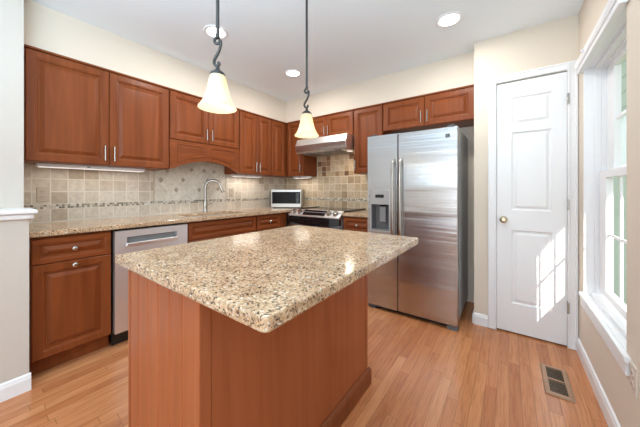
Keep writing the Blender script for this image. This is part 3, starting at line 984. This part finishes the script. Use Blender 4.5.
fz = fdoor(.002, seam - .003, 'freezer_door')
rf = fdoor(seam + .003, w - .002, 'fresh_food_door')
# dispenser
b = MB()
hx0, hx1, hz0, hz1 = .032, .238, .765, 1.175
L = [[(hx0 + i, y, hz0 + i), (hx1 - i, y, hz0 + i), (hx1 - i, y, hz1 - i), (hx0 + i, y, hz1 - i)] for i, y in ((0, .001), (0, -.004), (.012, -.006), (.014, -.003))]
b.loops(L, False, False)
ds = b.build('dispenser_frame', M['disp'], fz)
box('control_face', hx0 + .012, hx1 - .012, -.004, .02, 1.03, hz1 - .012, M['disp'], ds)
box('display', hx0 + .055, hx1 - .065, -.0055, -.0035, 1.095, 1.125, M['black_glass'], ds)
b = MB()
L = [[(hx0 + .012 + i, y, hz0 + .012 + i * .5), (hx1 - .012 - i, y, hz0 + .012 + i * .5), (hx1 - .012 - i, y, 1.03 - i * .2), (hx0 + .012 + i, y, 1.03 - i * .2)] for i, y in ((0, -.003), (.004, .004), (.02, .06))]
b.loops(L, False, True)
b.build('recess', M['recess'], ds)
box('paddle', .125, .185, .012, .022, .86, 1.015, M['mid_grey'], ds, .004)
MB().lathe([(.03, 0), (.034, .02)], .155, .03, 1.008, 16).build('spout', M['black'], ds)
box('drip_tray', hx0 + .02, hx1 - .02, .0, .055, hz0 + .014, hz0 + .022, M['mid_grey'], ds)
def fhandle(x, parent):
    pts = []
    z0, z1 = .69, 1.46
    for k in range(17):
        q = k / 16
        e = min(q, 1 - q) * 2
        y = -.004 - .046 * min(1, (1 - (1 - min(1, e * 3.2)) ** 2))
        pts.append((x, y, z0 + (z1 - z0) * q))
    MB().tube(pts, .0125, 12).build('handle', M['chrome'], parent)
fhandle(seam - .034, fz); fhandle(seam + .036, rf)
# small square badge, no lettering readable in the photograph
bd = box('badge', w - .095, w - .062, -.002, .001, 1.610, 1.642, M['dark_grey'], rf)
b = MB()
for (p, q) in (((w - .088, 1.615), (w - .088, 1.637)), ((w - .087, 1.626), (w - .069, 1.637)), ((w - .087, 1.626), (w - .069, 1.615))):
    b.tube([(p[0], -.0022, p[1]), (q[0], -.0022, q[1])], .0018, 6)
b.build('emblem', M['chrome'], bd)
for x in (.05, w - .06):
    box('hinge_cover', x - .03, x + .03, .03, .13, 1.7005, 1.722, M['dark_grey'], t, .004)
for x in (.045, w - .045):
    MB().prism([(.012, .0), (.02, .03), (.075, .045), (.075, .0)], 0, x - .04, x + .04).build('front_foot', M['foot'], t)

# island -----------------------------------------------------------------------
ix0, ix1, iy0, iy1 = -1.215, -.69, .392, 1.445
t = thing('kitchen_island', 'cherry kitchen island base with grooved end panel in the foreground', 'island', (0, 0, 0))
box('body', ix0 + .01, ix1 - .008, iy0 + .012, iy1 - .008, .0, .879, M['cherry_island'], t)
# end panel with shallow vertical grooves
b = MB(); L = []
xs = [ix0 + .012]
n_ = 6
pw = (ix1 - .022 - xs[0]) / n_
prof = []
for i in range(n_):
    a = xs[0] + pw * i
    prof += [(a, iy0 + .0025), (a + .006, iy0), (a + pw - .006, iy0), (a + pw, iy0 + .0025)]
poly = prof + [(xs[0] + pw * n_, iy0 + .011), (xs[0], iy0 + .011)]
b.prism(poly, 2, .0, .879)
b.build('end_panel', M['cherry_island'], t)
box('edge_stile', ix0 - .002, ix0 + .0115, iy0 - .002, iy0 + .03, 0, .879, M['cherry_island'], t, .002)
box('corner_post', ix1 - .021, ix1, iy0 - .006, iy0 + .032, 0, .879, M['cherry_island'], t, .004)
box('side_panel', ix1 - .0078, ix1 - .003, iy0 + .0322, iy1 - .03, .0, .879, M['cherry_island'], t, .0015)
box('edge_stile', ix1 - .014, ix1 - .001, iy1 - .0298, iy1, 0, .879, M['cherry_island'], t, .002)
b = MB().prism([(ix1 + .0005, 0), (ix1 + .016, 0), (ix1 + .016, .082), (ix1 + .010, .092), (ix1 + .0005, .10)], 1, iy0 - .006, iy1 + .016)
b.build('base_molding', M['cherry'], t)
for (a, c) in ((ix0 + .012, -.955), (-.953, ix1 - .03)):
    pass
# far side (kitchen side) doors
for (a, c) in ((ix0 + .02, -.956), (-.950, ix1 - .03)):
    bb = raised(MB(), 0, c - a, .113, .862)
    o = bb.xf(Matrix.Translation((c, iy1 - .008, 0)) @ Matrix.Rotation(PI, 4, 'Z')).build('door', M['cherry'], t)
def rounded_rect(x0, x1, y0, y1, r, n=6):
    pts = []
    for cx, cy, a0 in ((x1 - r, y0 + r, -PI / 2), (x1 - r, y1 - r, 0), (x0 + r, y1 - r, PI / 2), (x0 + r, y0 + r, PI)):
        for k in range(n + 1):
            a = a0 + PI / 2 * k / n
            pts.append((cx + r * math.cos(a), cy + r * math.sin(a)))
    return pts
b = MB()
L = []
for i, z in ((.006, .880), (.0015, .8815), (0, .886), (0, .908), (.0015, .9125), (.006, .914)):
    L.append([(x, y, z) for x, y in rounded_rect(-1.262 + i, -.392 - i, .357 + i, 1.452 - i, .016 - i)])
b.loops(L)
o = b.build('countertop', M['granite'])
tag(o, 'large speckled granite island top in the foreground', 'countertop')

# pendants ----------------------------------------------------------------------
def pendant(label, x, y):
    z0 = 1.503
    p = thing('pendant_lamp', label, 'pendant lamp', (x, y, z0), math.radians(35.9), 'bell glass pendants over the island')
    prof_o = [(.075, 0), (.0735, .004), (.066, .014), (.0565, .030), (.048, .052), (.0415, .078), (.036, .104), (.032, .124), (.029, .135)]
    prof_i = [(r - .003, z + .0005) for r, z in prof_o[::-1]]
    b = MB().lathe(prof_o + prof_i, 0, 0, 0, 40, cap0=False, cap1=False)
    # close the rim
    n = 40
    b.build('shade', M['shade'], p)
    MB().lathe([(.0305, .132), (.031, .137), (.024, .146), (.010, .156), (.007, .168)], 0, 0, 0, 24).build('cap', M['iron'], p)
    MB().lathe([(.011, .131), (.011, .095), (.008, .092)], 0, 0, 0, 14).build('socket', M['plate'], p)
    MB().lathe([(.006, .093), (.012, .08), (.023, .055), (.025, .043), (.021, .028), (.010, .020), (.002, .018)], 0, 0, 0, 20).build('bulb', M['bulb'], p)
    # wrought scroll: two opposed curls joined by a slanted stem
    pts = []
    for k in range(14):
        a = -PI * .5 + k / 13 * PI * 1.55
        r = .014
        pts.append((.004 + r * math.cos(a) * .9, 0, .270 + r * math.sin(a)))
    pts = pts[::-1]
    low = []
    for k in range(14):
        a = PI * .5 + k / 13 * PI * 1.5
        low.append((-.004 + .012 * math.cos(a), 0, .180 + .012 * math.sin(a)))
    stem = [(.010, 0, .262), (.004, 0, .240), (-.003, 0, .220), (-.010, 0, .200)]
    path = [(.000, 0, .292), (-.010, 0, .284), (-.012, 0, .272), (-.004, 0, .264), (.007, 0, .268), (.010, 0, .278), (.013, 0, .266), (.010, 0, .246), (.000, 0, .222),
            (-.012, 0, .200), (-.014, 0, .184), (-.006, 0, .174), (.004, 0, .176), (.007, 0, .184), (.001, 0, .188)]
    sm = []
    for i in range(len(path) - 1):
        a, c = Vector(path[max(i - 1, 0)]), Vector(path[i]); e, g = Vector(path[i + 1]), Vector(path[min(i + 2, len(path) - 1)])
        for q in (0, .33, .66):
            sm.append(.5 * ((2 * c) + (e - a) * q + (2 * a - 5 * c + 4 * e - g) * q * q + (-a + 3 * c - 3 * e + g) * q ** 3))
    sm.append(Vector(path[-1]))
    MB().tube(sm, .006, 8).build('scroll', M['iron'], p)
    MB().tube([(0, 0, .166), (0, 0, .178)], .005, 8).build('finial', M['iron'], p)
    top = ZC - z0
    MB().tube([(.0, 0, .288), (0, 0, top - .02)], .007, 10).build('rod', M['iron'], p)
    MB().lathe([(.0085, .286), (.0095, .290), (.0095, .300), (.007, .305)], 0, 0, 0, 12).build('collar', M['iron'], p)
    MB().lathe([(.012, top - .035), (.05, top - .022), (.06, top - .008), (.06, top - .0005)], 0, 0, 0, 24).build('canopy', M['iron'], p)
    l = lamp('pendant_bulb_light', 'POINT', (0, 0, .012), 0.5, (1.0, 0.82, 0.56), shadow_soft_size=.022)
    l.parent = p
    return p
pendant('nearer bell glass pendant lamp, hanging left over the island', -.963, .618)
pendant('farther bell glass pendant lamp, hanging in front of the range hood', -1.008, 1.253)

# recessed ceiling lights -----------------------------------------------------------
def downlight(label, x, y, energy=9):
    d = thing('ceiling_light', label, 'ceiling light', (x, y, ZC), 0, 'round recessed ceiling lights')
    MB().lathe([(.095, -.0005), (.095, -.004), (.088, -.008), (.070, -.006), (.070, -.0005)], 0, 0, 0, 36, cap0=False, cap1=False).build('trim_ring', M['white'], d)
    MB().lathe([(.070, -.0045), (.05, -.006), (.01, -.007)], 0, 0, 0, 32, cap0=False).build('lens', M['downlight'], d)
    l = lamp('downlight_lamp', 'AREA', (0, 0, -.012), energy, (1.0, 0.97, 0.93), shape='DISK', size=.13)
    l.parent = d
downlight('recessed ceiling light partly behind the nearer pendant rod', -1.937, 1.228)
downlight('recessed ceiling light above the sink corner, left of the farther pendant', -1.929, 2.156)
downlight('recessed ceiling light at right, in front of the refrigerator', -.367, 2.172)

# floor register ---------------------------------------------------------------------
t = thing('floor_vent', 'wooden floor register with dark slots near the window wall', 'vent', (.234, 2.135, 0))
b = MB(); hw, hl = .066, .158
L = [[(-hw + i, -hl + i, z), (hw - i, -hl + i, z), (hw - i, hl - i, z), (-hw + i, hl - i, z)] for i, z in ((0, .0005), (.001, .005), (.006, .009), (.026, .010), (.027, .004))]
b.loops(L, False, False)
b.build('frame', M['vent_wood'], t, 0)
box('duct', -hw + .026, hw - .026, -hl + .026, hl - .026, .0005, .003, M['black'], t)
box('crossbar', -hw + .026, hw - .026, -.007, .007, .003, .0098, M['vent_wood'], t)
for s in (-1, 1):
    for i in range(8):
        y = s * (.018 + i * .0145)
        box('slat', -hw + .0265, hw - .0265, y - .0028, y + .0028, .0031, .0075, M['bronze'], t)
